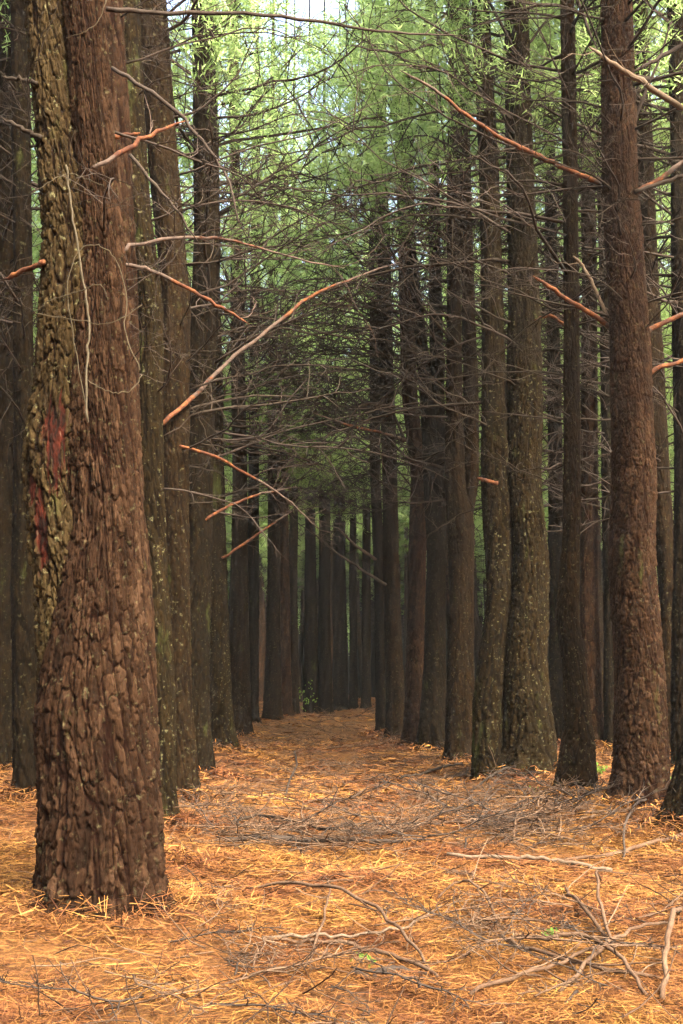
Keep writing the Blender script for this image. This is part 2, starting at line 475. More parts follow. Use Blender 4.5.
def trunk_mesh(zs, cx, cy, rr, nth, dz, zfine, ztop, mat, su=0.05, sv=0.15, depth=0.012, seed=0.0, flare=0.2, split=None, wounds=()):
    """trunk along the centre line (zs, cx, cy) with radius rr; local z=0 is the ground"""
    z = np.concatenate([np.arange(-0.25, zfine, dz), np.arange(zfine, ztop, 0.25), [ztop]])
    sm = lambda a: np.convolve(np.pad(np.interp(np.arange(-0.65, ztop + 0.4, 0.02), zs, a), 12, 'edge'), np.hanning(27)[1:-1] / np.hanning(27)[1:-1].sum(), 'same')[12:-12]
    gzs = np.arange(-0.65, ztop + 0.4, 0.02)
    x0, y0, r0 = (np.interp(z, gzs, sm(np.asarray(a, float))) for a in (cx, cy, rr))
    th = np.arange(nth) * 2 * PI / nth
    TH, Z = np.meshgrid(th, z)
    R = np.repeat(r0[:, None], nth, 1)
    ph = seed * 7.7
    zz = np.clip(Z, 0, None)
    R = R * (1 + flare * (np.exp(-zz / 0.09) * (0.9 + 0.5 * np.cos(3 * TH + ph)) + 0.55 * np.exp(-zz / 0.35) * (0.5 + 0.7 * np.cos(5 * TH + ph) * np.cos(2 * TH + 2 * ph))))
    R = R * (1 + 0.05 * np.sin(2 * TH + ph + 0.7 * Z) + 0.035 * np.sin(3 * TH - 1.3 * Z + ph)
             + 0.10 * vnoise(2 * np.cos(TH) + 9 * seed, 2 * np.sin(TH) + Z * 1.1, 5) + 0.05 * vnoise(4 * np.cos(TH) + 5, 4 * np.sin(TH) + Z * 4, 6))
    if split is not None:       # two stems grown together: a groove each side, deeper towards the top
        gdep = np.interp(z, split[0], split[1])[:, None]
        R = R * (1 - gdep * np.exp(-((np.sin(TH - split[2])) / 0.22) ** 2))
    rm = float(np.median(rr))
    nu = max(6, round(2 * PI * rm / su))
    un, vn = TH / (2 * PI) * nu, Z / sv
    wx = 0.9 * vnoise(un * 0.5, vn * 0.45, 11 + seed) + 0.35 * vnoise(un * 2.3, vn * 2.6, 14 + seed) + 0.18 * vnoise(un * 5.1, vn * 6.3, 15 + seed)
    wx = wx * np.clip(np.minimum(TH, 2 * PI - TH) / 0.25, 0, 1)
    wv = 0.9 * vnoise(un * 0.8, vn * 0.7, 12 + seed) + 0.4 * vnoise(un * 2.7, vn * 2.2, 13 + seed)
    wv = wv * np.clip(np.minimum(TH, 2 * PI - TH) / 0.25, 0, 1)
    u, v = un + wx + 0.25 * np.sin(Z * 3 + seed), vn + wv
    f1, f2, ce, t1 = vor(u, v, nu, seed)
    pl = np.clip((f2 - f1 - 0.03) / 0.13, 0, 1)
    g1, g2, c2, t2 = vor(u * 2 + 3, v * 2.2, nu * 2, seed + 5)
    p2 = np.clip((g2 - g1) / 0.16, 0, 1)
    # interlaced furrows running up the trunk
    cu, su_ = np.cos(TH) * nu / 6.283, np.sin(TH) * nu / 6.283
    def cyl(fa, fv, k):
        return vnoise(cu * fa + 31 * k + 0.37 * vn * fv, su_ * fa + vn * fv + 17 * k + seed, 40 + k)
    fa = np.abs(cyl(0.9, 0.42, 1) + 0.35 * cyl(2.2, 1.1, 2)); fb = np.abs(cyl(1.7, 0.7, 3) + 0.35 * cyl(4.0, 2.0, 4))
    fu = np.clip(fa / 0.12, 0, 1) * (0.45 + 0.55 * np.clip(fb / 0.09, 0, 1))
    hgt = (0.35 + 0.65 * pl) * fu * (0.7 + 0.3 * p2)
    nz = vnoise(TH * rm / 0.010, Z / 0.022, 21) + 0.7 * vnoise(TH * rm / 0.024, Z / 0.10, 22)
    dep = depth * np.interp(Z, [0, 1, 6, 12], [1.25, 1.0, 0.7, 0.4])
    disp = dep * (hgt * (0.8 + 0.4 * ce + 0.55 * t1 + 0.35 * t2) + 0.30 * c2 * pl * p2 + 0.42 * nz - 0.75)
    pl = np.clip((0.3 + 0.7 * pl) * fu * (0.6 + 0.4 * p2) + 0.25 * nz, 0, 1)
    ce = np.clip(0.45 * ce + 0.55 * c2, 0, 1)
    wound = np.zeros_like(R)
    for (wth, wz, ww, wh) in wounds:
        dth = np.arctan2(np.sin(TH - wth), np.cos(TH - wth))
        q = np.sqrt((dth / ww) ** 2 + ((Z - wz) / wh) ** 2) + 0.9 * vnoise(TH * 14, Z * 9, 31) + 0.5 * vnoise(TH * 40, Z * 22, 32)
        wound = np.maximum(wound, np.clip((1.0 - q) / 0.15, 0, 1))
    disp = disp * (1 - 0.6 * wound) - 0.012 * wound
    R = R + disp
    V = np.stack([x0[:, None] + R * np.cos(TH), y0[:, None] + R * np.sin(TH), Z], -1).reshape(-1, 3)
    nr = len(z)
    i = np.arange(nr - 1)[:, None] * nth; j = np.arange(nth)[None]; j2 = (j + 1) % nth
    Q = np.stack([i + j, i + j2, i + nth + j2, i + nth + j], -1).reshape(-1, 4)
    return mk('trunk', V, Q, None, {'plate': pl.ravel(), 'cell': ce.ravel(), 'wound': wound.ravel()}, True, mat)


def path_x(y):
    return 0.9 - 0.085 * (y - 6)


TREE_XY = []
ROOTS = {}


def px_line(pts, base, d):
    """(y, x_left, x_right) rows measured at depth d -> local centre line"""
    zs, cx, rr = [], [], []
    for (y, xl, xr) in sorted(pts, key=lambda q: -q[0]):
        a = at((xl + xr) / 2, y, d); b = at(xl, y, d); c = at(xr, y, d)
        zs.append(a[2] - base[2]); cx.append(a[0] - base[0]); rr.append((c[0] - b[0]) / 2)
    for k in range(1, len(zs)):
        cx[k] += RNG.normal(0, 0.0022 * d)
        rr[k] *= RNG.uniform(0.96, 1.04)
    # foot and top
    if zs[0] > 0.05:
        zs.insert(0, -0.3); cx.insert(0, cx[0]); rr.insert(0, rr[0] * 1.08)
    sl = (cx[-1] - cx[-2]) / max(zs[-1] - zs[-2], 0.1)
    zt, rt, ct = zs[-1], rr[-1], cx[-1]
    for k in (0.35, 0.7, 1.0):
        z = zt + (17.0 - zt) * k
        zs.append(z); cx.append(ct + sl * 0.6 * (z - zt) * (1 - 0.4 * k)); rr.append(rt * (1 - 0.85 * k))
    return zs, cx, rr


def near_tree(key, label, pts, d=None, mat=M_BARK, nth=90, dz=0.02, nbr=24, zlo=None, stems=(), bend=0.0, group='pines lining the path', su=0.05, sv=0.15, depth=0.013, flare=0.32, split=None, wounds=(), cat='pine tree', crown=True, stem_opt=None):
    bot = max(pts, key=lambda q: q[0])
    bx = (bot[1] + bot[2]) / 2
    if d is None:
        h = ground_hit(bx, bot[0]); d = h[1] + 0.1
    p = at(bx, bot[0], d)
    base = np.array((p[0], d, float(gz(p[0], d)) - 0.02))
    root = bpy.data.objects.new('pine_tree', None); COL.objects.link(root); root.location = base.tolist()
    root.empty_display_size = 0.3
    tag(root, label, cat, group)
    TREE_XY.append((base[0], base[1]))
    sd = RNG.uniform(0, 50)
    zs, cx, rr = px_line(pts, base, d)
    ztv = at(341, -20, d)[2] - base[2] + 0.3
    me = trunk_mesh(zs, cx, np.zeros(len(zs)), rr, nth, dz, ztv, 17.0, mat, su, sv, depth, sd, flare, split, wounds)
    obj('trunk', me, root)
    for sp in stems:
        z2, c2, r2 = px_line(sp, base, d)
        so = dict(mat=mat, nth=max(40, nth * 2 // 3), dz=dz * 1.2, su=su, sv=sv, depth=depth * 0.8, off=0.06, wounds=())
        so.update(stem_opt or {})
        me = trunk_mesh(z2, c2, np.full(len(z2), so['off']), r2, so['nth'], so['dz'], ztv, 16.0, so['mat'], so['su'], so['sv'], so['depth'], sd + 9, 0.1, None, so['wounds'])
        if z2[0] < 0.3 or True:
            me.name = 'stem'
        # cut the part of a fork stem that would lie below its fork
        if min(z2) > 0 or max(q[0] for q in sp) < bot[0] - 60:
            cut_below(me, at(0, max(q[0] for q in sp), d)[2] - base[2] - 0.1)
        obj('stem', me, root)
    zl = zlo if zlo is not None else max(2.2, 1.25 + 0.16 * d)
    nbr = int(nbr * (1.5 if d > 10 else 1.7))
    for k in range(nbr):
        s0 = 1; z = zl + (9.2 - zl) * ((k + RNG.uniform(0, 1)) / max(nbr, 1)) ** 0.8
        a = RNG.uniform(0, 2 * PI)
        if d > 10 and k % 2 == 0:      # the lower limbs reach out over the open path
            a = (0 if base[0] < path_x(d) else PI) + RNG.normal(0, 0.6)
        s = RNG.uniform(0.7, 1.4) * (0.6 + 0.4 * min(1, (z - zl) / 2 + 0.3))
        xc = float(np.interp(z, zs, cx)); r = float(np.interp(z, zs, rr)) * 0.7
        bs = BRANCH_DARK if d < 9.5 else BRANCH if d < 12 else BRANCH_FAR
        s *= 0.6 if d < 9.5 else 1
        o = obj('branch', bs[int(RNG.integers(len(bs)))], root, (xc + r * math.cos(a), r * math.sin(a), z),
                (RNG.uniform(-0.6, 0.6), RNG.uniform(-0.35, 0.15), a), s)
    if crown:
        cs = CROWN_LOW if d > 22 else CROWN if d > 10.8 else CROWN_HIGH
        c = obj('crown', cs[int(RNG.integers(len(cs)))], root, (float(np.interp(12, zs, cx)), 0, 0), (0, 0, RNG.uniform(0, 6.28)), 1.0)
    ROOTS[key] = (root, base, d)
    return root


def cut_below(me, z):
    import bmesh
    bm = bmesh.new(); bm.from_mesh(me)
    bmesh.ops.delete(bm, geom=[v for v in bm.verts if v.co.z < z], context='VERTS')
    bm.to_mesh(me); bm.free()


def limb(key, name, label, pts, d, mat, peel=None, twigs=5, dend=None):
    """a branch of the tree key, (x, y, width px) measured at depths d..dend"""
    root, base, td = ROOTS[key]
    dend = d if dend is None else dend
    n = len(pts); P = []; R = []; A = []
    t = np.linspace(0, 1, n); tt = np.linspace(0, 1, n * 4)
    xs_, ys_, ws_ = (np.array([q[k] for q in pts], float) for k in range(3))
    xi, yi, wi = (np.interp(tt, t, a) for a in (xs_, ys_, ws_))
    if n > 2:
        ker = np.array([1, 2, 3, 2, 1]) / 9
        for a in (xi, yi):
            b = np.convolve(np.pad(a, 2, 'edge'), ker, 'valid'); a[1:-1] = b[1:-1]
    for k in range(len(tt)):
        dd = d + (dend - d) * tt[k]
        P.append(at(xi[k], yi[k], dd) - base); R.append(0.68 * wi[k] * dd / F / 2)
    P = np.array(P); P[1:-1] += RNG.normal(0, 0.006, P[1:-1].shape); R = np.array(R) * RNG.uniform(0.95, 1.05, len(R))
    R[-2:] *= (0.8, 0.35)
    pe = np.zeros(len(tt)) if peel is None else np.interp(tt, np.linspace(0, 1, len(peel)), peel)
    g = Geo(); g.tube(P, R, 7, pe)
    for q in range(twigs):
        j = int(RNG.integers(len(P) // 4, len(P))); e = P[j] - P[j - 1]; e /= np.linalg.norm(e)
        P2 = wander(P[j], e + RNG.normal(0, 0.7, 3), RNG.uniform(0.25, 0.8), 6, 0.2, 0.02)
        g.tube(P2, np.linspace(0.005, 0.002, 7), 3, 0, cap=False)
        for w in range(2):
            jj = int(RNG.integers(2, 6)); P3 = wander(P2[jj], P2[jj] - P2[jj - 1] + RNG.normal(0, 0.04, 3), RNG.uniform(0.1, 0.35), 4, 0.25)
            g.tube(P3, np.linspace(0.003, 0.0016, 5), 3, 0, cap=False)
    o = obj(name, g.mesh(name, mat, True, 'peel'), root)
    if label:
        o['label'] = label
    return o


# --- left row, nearest first
near_tree('L1', 'massive twin stemmed pine with reddish plated bark and red resin wounds, nearest on the left',
          [(1000, 36, 158), (800, 38, 153), (715, 40, 150), (640, 48, 145), (580, 60, 142), (520, 70, 140), (440, 72, 137), (400, 72, 135), (240, 82, 121), (120, 72, 111), (0, 62, 104)],
          d=5.5, mat=M_BARKRED, nth=380, dz=0.0065, nbr=5, su=0.036, sv=0.18, depth=0.019, zlo=3.2, flare=0.2,
          stems=([(1000, 40, 120), (715, 39, 104), (600, 41, 100), (520, 33, 93), (440, 28, 86), (400, 30, 84), (240, 40, 90), (120, 31, 76), (0, 25, 67)],),
          stem_opt=dict(mat=M_BARKGREY, nth=260, dz=0.0065, su=0.055, sv=0.17, depth=0.026, off=0.03,
                        wounds=((-PI / 2 + 0.15, 2.52, 0.42, 0.24), (-PI / 2 - 0.55, 2.02, 0.34, 0.22), (-PI / 2 - 0.9, 2.25, 0.25, 0.1))))
near_tree('L1b', 'narrow dark red pine trunk pressed close behind the massive twin stemmed pine',
          [(860, 118, 160), (600, 114, 150), (480, 112, 144), (300, 104, 138), (150, 100, 132), (0, 90, 119)], d=6.9, mat=M_BARKRED, nth=110, dz=0.014, nbr=12)
near_tree('L2', 'moss speckled slim pine, second visible trunk right of the twin stemmed pine',
          [(820, 140, 174), (700, 142, 173), (480, 139, 163), (300, 134, 158), (200, 128, 152), (20, 117, 142)], d=8.6, mat=M_BARKMOSS, nth=110, dz=0.014, nbr=18)
near_tree('L3', 'tall brown ridged pine just right of the moss speckled pine',
          [(780, 166, 196), (700, 164, 190), (560, 160, 188), (440, 159, 186), (345, 155, 186), (300, 157, 188), (200, 150, 180), (0, 142, 170)], d=10.6, mat=M_BARK, nth=100, dz=0.016, nbr=22)
near_tree('L4', 'dark straight pine between the brown ridged pine and the left edge of the path',
          [(760, 187, 214), (700, 188, 212), (480, 184, 210), (250, 192, 220), (0, 190, 212)], d=12.7, mat=M_BARKDARK, nth=80, dz=0.02, nbr=22)
near_tree('L5', 'dark pine with a faint green mossy foot, beside the dark straight pine',
          [(745, 212, 235), (700, 211, 233), (480, 207, 226), (250, 205, 222), (0, 203, 218)], d=15.8, mat=M_BARKMOSS, nth=72, dz=0.025, nbr=24)
near_tree('L6', 'brown pine with its foot on the left edge of the needle path',
          [(735, 226, 250), (600, 229, 247), (480, 230, 245), (250, 228, 240), (0, 226, 236)], mat=M_BARK, nth=60, dz=0.03, nbr=26)
near_tree('L7', 'thin dark pine leaning slightly right at the left path edge',
          [(722, 246, 259), (600, 247, 258), (400, 250, 260), (0, 256, 264)], mat=M_BARKDARK, nth=50, dz=0.03, nbr=22)
near_tree('L8', 'stout dark pine, last stout trunk before the far pairs on the left of the path',
          [(720, 263, 281), (600, 265, 278), (400, 266, 277), (0, 268, 276)], mat=M_BARK, nth=56, dz=0.03, nbr=22)
near_tree('L9', 'paler brown slim pine far down the left of the path',
          [(716, 278, 292), (560, 279, 290), (300, 280, 289), (0, 281, 288)], mat=M_BARKRED, nth=50, dz=0.03, nbr=20)
near_tree('L10', 'thin straight pine beside the paler brown slim pine',
          [(714, 288, 299), (560, 289, 298), (300, 290, 297), (0, 292, 297)], mat=M_BARK, nth=44, dz=0.035, nbr=18)
near_tree('L11', 'left trunk of the dark close pair near the far end of the path',
          [(713, 303, 318), (560, 305, 316), (300, 306, 314), (0, 306, 312)], mat=M_BARKDARK, nth=44, dz=0.035, nbr=20)
near_tree('L12', 'right trunk of the dark close pair near the far end of the path',
          [(713, 316, 332), (560, 318, 329), (300, 318, 327), (0, 319, 325)], mat=M_BARKDARK, nth=44, dz=0.035, nbr=20)
near_tree('L13', 'straight brown pine standing square across the far end of the path',
          [(710, 333, 349), (560, 335, 347), (300, 336, 344), (0, 337, 343)], mat=M_BARK, nth=44, dz=0.035, nbr=20)
near_tree('L14', 'thin upright pine at the far end of the path, right of the straight brown one',
          [(709, 349, 358), (600, 350, 357), (300, 352, 358), (0, 354, 358)], mat=M_BARK, nth=40, dz=0.04, nbr=16)
near_tree('L15', 'slim hazy brown pine at the end of the path, just left of the right row',
          [(708, 361, 371), (560, 362, 370), (300, 363, 369), (0, 364, 369)], mat=M_BARK, nth=40, dz=0.04, nbr=18)
# --- far left edge
near_tree('E1', 'dark shaded pine behind the left side of the twin stemmed pine',
          [(800, 14, 42), (600, 15, 38), (400, 14, 34), (0, 12, 28)], d=10.0, mat=M_BARKDARK, nth=70, dz=0.02, nbr=16)
near_tree('E2', 'pine at the very left edge of the view, deep in shade',
          [(770, -12, 14), (400, -10, 12), (0, -6, 12)], d=12.5, mat=M_BARKDARK, nth=60, dz=0.025, nbr=18)
# --- right row
near_tree('R1', 'large straight pine with rough brown bark, foremost whole trunk of the right row',
          [(808, 609, 666), (760, 612, 664), (660, 615, 663), (560, 613, 660), (480, 613, 655), (330, 610, 646), (200, 606, 640), (0, 602, 632)],
          mat=M_BARKRED, nth=220, dz=0.01, nbr=22, su=0.045, sv=0.11, depth=0.017, zlo=4.6)
near_tree('R2', 'slender pine with a crooked bent foot and reddish bark left of the large straight pine',
          [(796, 555, 592), (775, 556, 592), (740, 562, 592), (690, 564, 587), (650, 558, 582), (615, 556, 577), (560, 559, 577), (480, 561, 578), (150, 561, 575), (0, 562, 575)],
          mat=M_BARK, nth=120, dz=0.014, nbr=20)
near_tree('R3', 'thick double trunked pine with deep dark ridges in the right row',
          [(772, 496, 553), (740, 500, 552), (660, 508, 550), (560, 512, 548), (480, 508, 541), (400, 507, 539), (200, 508, 534), (0, 505, 531)],
          mat=M_BARKMOSS, nth=150, dz=0.014, nbr=22, depth=0.02, su=0.06, sv=0.2,
          stems=([(768, 474, 506), (700, 478, 510), (600, 487, 515), (480, 482, 512), (350, 485, 507), (150, 478, 498), (0, 472, 489)],))
near_tree('R4', 'dark pine that forks into two at mid height, left of the double trunked pine',
          [(762, 444, 474), (700, 446, 473), (600, 447, 471), (520, 447, 472), (480, 446, 466), (400, 446, 461), (200, 448, 462), (0, 446, 459)],
          mat=M_BARK, nth=100, dz=0.018, nbr=22,
          stems=([(555, 452, 470), (510, 458, 476), (480, 463, 478), (400, 464, 478), (200, 462, 475), (0, 460, 471)],))
near_tree('R5', 'very dark pine curving left as it rises in the middle of the right row',
          [(750, 418, 447), (650, 424, 446), (550, 426, 446), (480, 425, 443), (420, 422, 437), (317, 413, 424), (250, 408, 418), (0, 400, 409)],
          mat=M_BARKDARK, nth=90, dz=0.02, nbr=20, stems=([(560, 430, 447), (480, 431, 446), (300, 430, 442), (0, 428, 438)],))
near_tree('R6', 'straight brown pine with a dark knotty whorl, fifth from the right in the row',
          [(747, 403, 427), (650, 405, 424), (480, 404, 422), (400, 403, 417), (200, 398, 414), (0, 394, 407)],
          mat=M_BARKRED, nth=80, dz=0.02, nbr=24)
near_tree('R7', 'greyish pine trunk next to the last dark one at the far right of the path',
          [(741, 386, 406), (600, 385, 402), (480, 382, 397), (200, 378, 390), (0, 376, 386)], mat=M_BARK, nth=70, dz=0.022, nbr=24)
near_tree('R8', 'narrow black looking pine standing last on the right edge of the path',
          [(735, 376, 389), (600, 375, 387), (480, 372, 383), (200, 370, 379), (0, 368, 376)], mat=M_BARKDARK, nth=60, dz=0.025, nbr=24)
# --- behind the right row
near_tree('B1', 'reddish brown pine seen between the crooked pine and the large straight pine',
          [(748, 584, 605), (600, 582, 600), (480, 580, 596), (300, 578, 593), (0, 577, 590)], mat=M_BARKRED, nth=70, dz=0.022, nbr=22, group='pines behind the right row')
near_tree('B2', 'dark thin pine half hidden behind the left side of the large straight pine',
          [(750, 604, 619), (600, 605, 618), (300, 600, 612), (0, 596, 606)], mat=M_BARKDARK, nth=60, dz=0.025, nbr=20, group='pines behind the right row')
near_tree('B3', 'brown pine showing along the right flank of the large straight pine',
          [(758, 659, 681), (600, 656, 676), (480, 650, 669), (300, 641, 659), (0, 634, 648)], mat=M_BARK, nth=80, dz=0.02, nbr=22, group='pines behind the right row')
near_tree('B4', 'dark straight pine cut by the right edge of the view',
          [(775, 672, 698), (480, 675, 696), (200, 673, 692), (0, 670, 686)], mat=M_BARKDARK, nth=80, dz=0.02, nbr=20, group='pines behind the right row')
near_tree('B5', 'shaded pine glimpsed left of the crooked pine, behind the double trunked one',
          [(745, 548, 566), (480, 549, 563), (200, 545, 556), (0, 542, 552)], mat=M_BARKDARK, nth=60, dz=0.025, nbr=22, group='pines behind the right row')
near_tree('N1', 'dark leaning pine foot in the lower right corner, its trunk out of view',
          [(828, 660, 712), (800, 668, 716), (760, 678, 722), (700, 690, 730), (400, 706, 744), (0, 712, 740)], mat=M_BARKDARK, nth=130, dz=0.014, nbr=10, flare=0.35, zlo=5)

# --- the branches that stand out
RB = 'broken branch with its bark peeled orange red'
limb('L1b', 'branch', 'long dark branch reaching right along the top', [(106, 9, 8), (160, 15, 7), (250, 12, 6), (330, 24, 5), (400, 34, 4), (470, 36, 2)], 6.7, M_LIMB, None, 9, 7.5)
limb('L1b', 'branch', 'dark branch drooping in a long curve', [(112, 68, 7), (150, 90, 7), (185, 120, 6), (215, 155, 5), (232, 185, 4), (240, 228, 2)], 6.6, M_LIMB, None, 5, 6.3)
limb('L1', 'branch', RB, [(93, 168, 7), (125, 150, 8), (150, 135, 7), (185, 121, 4)], 5.3, M_RED, [0.2, 0.6, 0.9, 0.5], 1, 5.6)
limb('L1b', 'branch', RB, [(108, 140, 8), (122, 135, 7), (140, 133, 5)], 6.4, M_RED, [0.3, 0.9, 0.9], 0)
limb('L1b', 'branch', None, [(130, 155, 6), (165, 195, 5), (200, 245, 3)], 6.6, M_LIMB, None, 4)
limb('L1b', 'branch', None, [(116, 252, 7), (150, 241, 6), (190, 237, 5), (230, 240, 4), (290, 258, 3), (345, 268, 2)], 6.7, M_RED, [0.3, 0.1, 0.5, 0.4, 0.1], 6, 7.5)
limb('L1b', 'branch', RB, [(118, 263, 7), (150, 268, 6), (190, 290, 6), (225, 308, 5), (250, 325, 3)], 6.7, M_RED, [0, 0.2, 0.6, 0.9, 0.7], 2, 6.9)
limb('L3', 'branch', 'long reddish branch sweeping up to the right over the path',
     [(163, 424, 7), (195, 395, 7), (235, 355, 6), (275, 325, 5.5), (310, 295, 5), (350, 279, 4), (400, 262, 2.5)], 10.25, M_RED, [0.7, 0.5, 0.25, 0.4, 0.6, 0.4, 0.2], 8, 12)
limb('L3', 'branch', RB, [(180, 446, 5), (205, 452, 5), (250, 475, 4), (285, 497, 3), (320, 530, 2)], 10.25, M_RED, [0.7, 0.7, 0.4, 0.1], 6, 12)
limb('L4', 'branch', RB, [(205, 520, 5), (230, 505, 4), (255, 495, 3.5), (290, 488, 2.5)], 12.6, M_RED, [0.6, 0.7, 0.6, 0.2], 5, 13)
limb('L5', 'branch', RB, [(222, 558, 4), (250, 540, 4), (275, 522, 3), (292, 511, 2)], 15.6, M_RED, [0.9, 0.7, 0.5, 0.3], 4, 16)
limb('L3', 'branch', None, [(178, 412, 4), (220, 400, 4), (262, 395, 3), (300, 397, 2)], 10.5, M_TWIG, None, 8, 11.5)
limb('L4', 'branch', None, [(196, 350, 5), (240, 325, 4), (300, 330, 3), (345, 345, 2)], 12.6, M_TWIG, None, 10, 14)
limb('L1', 'branch', RB, [(44, 262, 9), (28, 269, 8), (4, 279, 8)], 5.4, M_RED, [0.9, 0.8, 0.6], 0, 5.6)
limb('L1', 'branch', 'grey broken stub', [(38, 84, 8), (22, 80, 7), (2, 76, 6)], 5.4, M_TWIG, None, 1)
limb('L1', 'branch', 'grey broken stub', [(42, 138, 9), (26, 130, 8), (2, 118, 6)], 5.4, M_TWIG, None, 2)
limb('R1', 'branch', 'long broken branch peeled bright orange red', [(612, 192, 9), (590, 179, 9), (560, 166, 8), (530, 152, 8), (500, 137, 7), (465, 115, 6), (438, 92, 5), (400, 70, 3)], None or 10.1, M_RED, [0, 0.7, 0.9, 0.95, 0.55, 0.8, 0.35, 0.1], 4, 9.6)
limb('R1', 'branch', RB, [(618, 332, 9), (590, 314, 8), (560, 294, 7), (533, 276, 5)], 10.1, M_RED, [0.3, 0.8, 0.9, 0.7], 1, 9.6)
limb('R1', 'branch', RB, [(634, 193, 9), (655, 183, 9), (672, 170, 8), (700, 150, 7)], 10.1, M_RED, [0.9, 0.8, 0.2, 0.1], 2)
limb('R1', 'branch', 'pale grey branch beside the peeled one', [(634, 192, 7), (660, 184, 7), (700, 170, 6)], 9.8, M_TWIG, None, 2)
limb('R1', 'branch', RB, [(640, 336, 8), (662, 323, 8), (700, 308, 7)], 10.1, M_RED, [0.5, 0.6, 0.3], 1)
limb('R1', 'branch', RB, [(644, 376, 7), (660, 368, 7), (700, 354, 6)], 10.1, M_RED, [0.9, 0.9, 0.7], 0)
limb('R1', 'branch', 'pale broken stub pointing up', [(612, 325, 6), (595, 290, 6), (585, 268, 5), (573, 256, 5)], 10.0, M_PALE, None, 1)
limb('R1', 'branch', None, [(618, 185, 8), (625, 150, 7), (637, 110, 6), (660, 60, 4), (672, 20, 3)], 9.9, M_LIMB, None, 3)
limb('R2', 'branch', None, [(568, 328, 5), (552, 314, 5), (534, 320, 4)], 11.0, M_RED, [0.8, 0.8, 0.6], 0)
limb('N1', 'branch', 'thick pale bare branch reaching in at the upper right', [(712, 122, 10), (683, 108, 10), (650, 88, 10), (620, 68, 9), (589, 47, 6)], 9.0, M_PALE, None, 2, 8.7)
limb('N1', 'branch', None, [(715, 25, 9), (683, 45, 8), (655, 60, 7), (633, 72, 6)], 9.1, M_LIMB, None, 2, 8.9)
limb('R2', 'branch', None, [(566, -30, 6), (582, 15, 6), (597, 48, 4)], 10.9, M_LIMB, None, 1)
limb('R3', 'branch', RB, [(498, 483, 6), (488, 481, 6), (477, 478, 5)], 12.4, M_RED, [0.8, 0.9, 0.9], 0)
limb('R6', 'branch', 'bare branch with a red peeled middle', [(405, 440, 5), (370, 430, 4), (345, 424, 4), (316, 414, 2)], 16.5, M_RED, [0.1, 0.6, 0.6, 0.1], 3, 15)
limb('R6', 'branch', None, [(404, 438, 5), (392, 408, 4), (372, 402, 4), (355, 408, 3), (345, 430, 2)], 16.5, M_LIMB, None, 5, 15.5)
limb('R6', 'branch', None, [(404, 312, 5), (370, 308, 5), (330, 303, 3), (300, 306, 2)], 16.5, M_LIMB, None, 10, 15)
limb('R3', 'branch', None, [(510, 214, 5), (540, 222, 4), (570, 212, 4), (604, 210, 3)], 12.5, M_LIMB, None, 6, 12)
limb('R3', 'branch', None, [(484, 70, 5), (440, 40, 4), (400, 55, 4), (350, 45, 3)], 12.5, M_LIMB, None, 10, 11)
limb('R7', 'branch', None, [(386, 585, 5), (360, 568, 4), (335, 552, 3), (310, 530, 2)], 17.5, M_LIMB, None, 8, 17)
limb('R8', 'branch', None, [(376, 560, 5), (355, 545, 4), (340, 530, 3), (330, 525, 2)], 19, M_RED, [0.3, 0.1], 8, 18.5)


g = Geo()
for a in ((180000, 2.2, 5.5, 0.07, 0.15, 0.0022, 0.035), (170000, 5.5, 10, 0.08, 0.17, 0.0035, 0.04),
          (75000, 10, 20, 0.12, 0.24, 0.010, 0.04), (30000, 20, 45, 0.16, 0.30, 0.02, 0.05)):
    g.add(*litter(*a))
for key, (root, base, d) in ROOTS.items():     # needles heaped against the feet of the trees
    if d < 24:
        n = 1500 if d < 12 else 900
        rr0 = {'L1': 0.33, 'R1': 0.28, 'R3': 0.36}.get(key, 0.19)
        an = RNG.uniform(0, 2 * PI, n); q = RNG.uniform(0, 1, n) ** 1.5; rad = rr0 + 0.45 * q
        c = np.stack([base[0] + rad * np.cos(an), base[1] + rad * np.sin(an)], -1)
        zz = gz(c[:, 0], c[:, 1]) + RNG.uniform(0, 1, n) * 0.13 * (1 - q)
        a2 = RNG.uniform(0, 2 * PI, n); ln = RNG.uniform(0.04, 0.09, n); tl = RNG.normal(0, 0.35, n)
        dx = np.stack([np.cos(a2) * np.cos(tl), np.sin(a2) * np.cos(tl), np.sin(tl)], -1) * ln[:, None]
        sd = np.stack([-np.sin(a2), np.cos(a2), RNG.normal(0, 0.5, n)], -1) * (0.0004 * d)
        c = np.column_stack([c, zz])
        V = np.stack([c - dx - sd, c - dx + sd, c + dx + sd * .5, c + dx - sd * .5], 1).reshape(-1, 3)
        g.add(V, np.arange(n)[:, None] * 4 + np.array([[0, 3, 2, 1]]))
tag(obj('needle_litter', g.mesh('needle_litter', M_LITTER, False)), 'loose layer of dry orange pine needles covering the path', 'needle litter', kind='stuff')


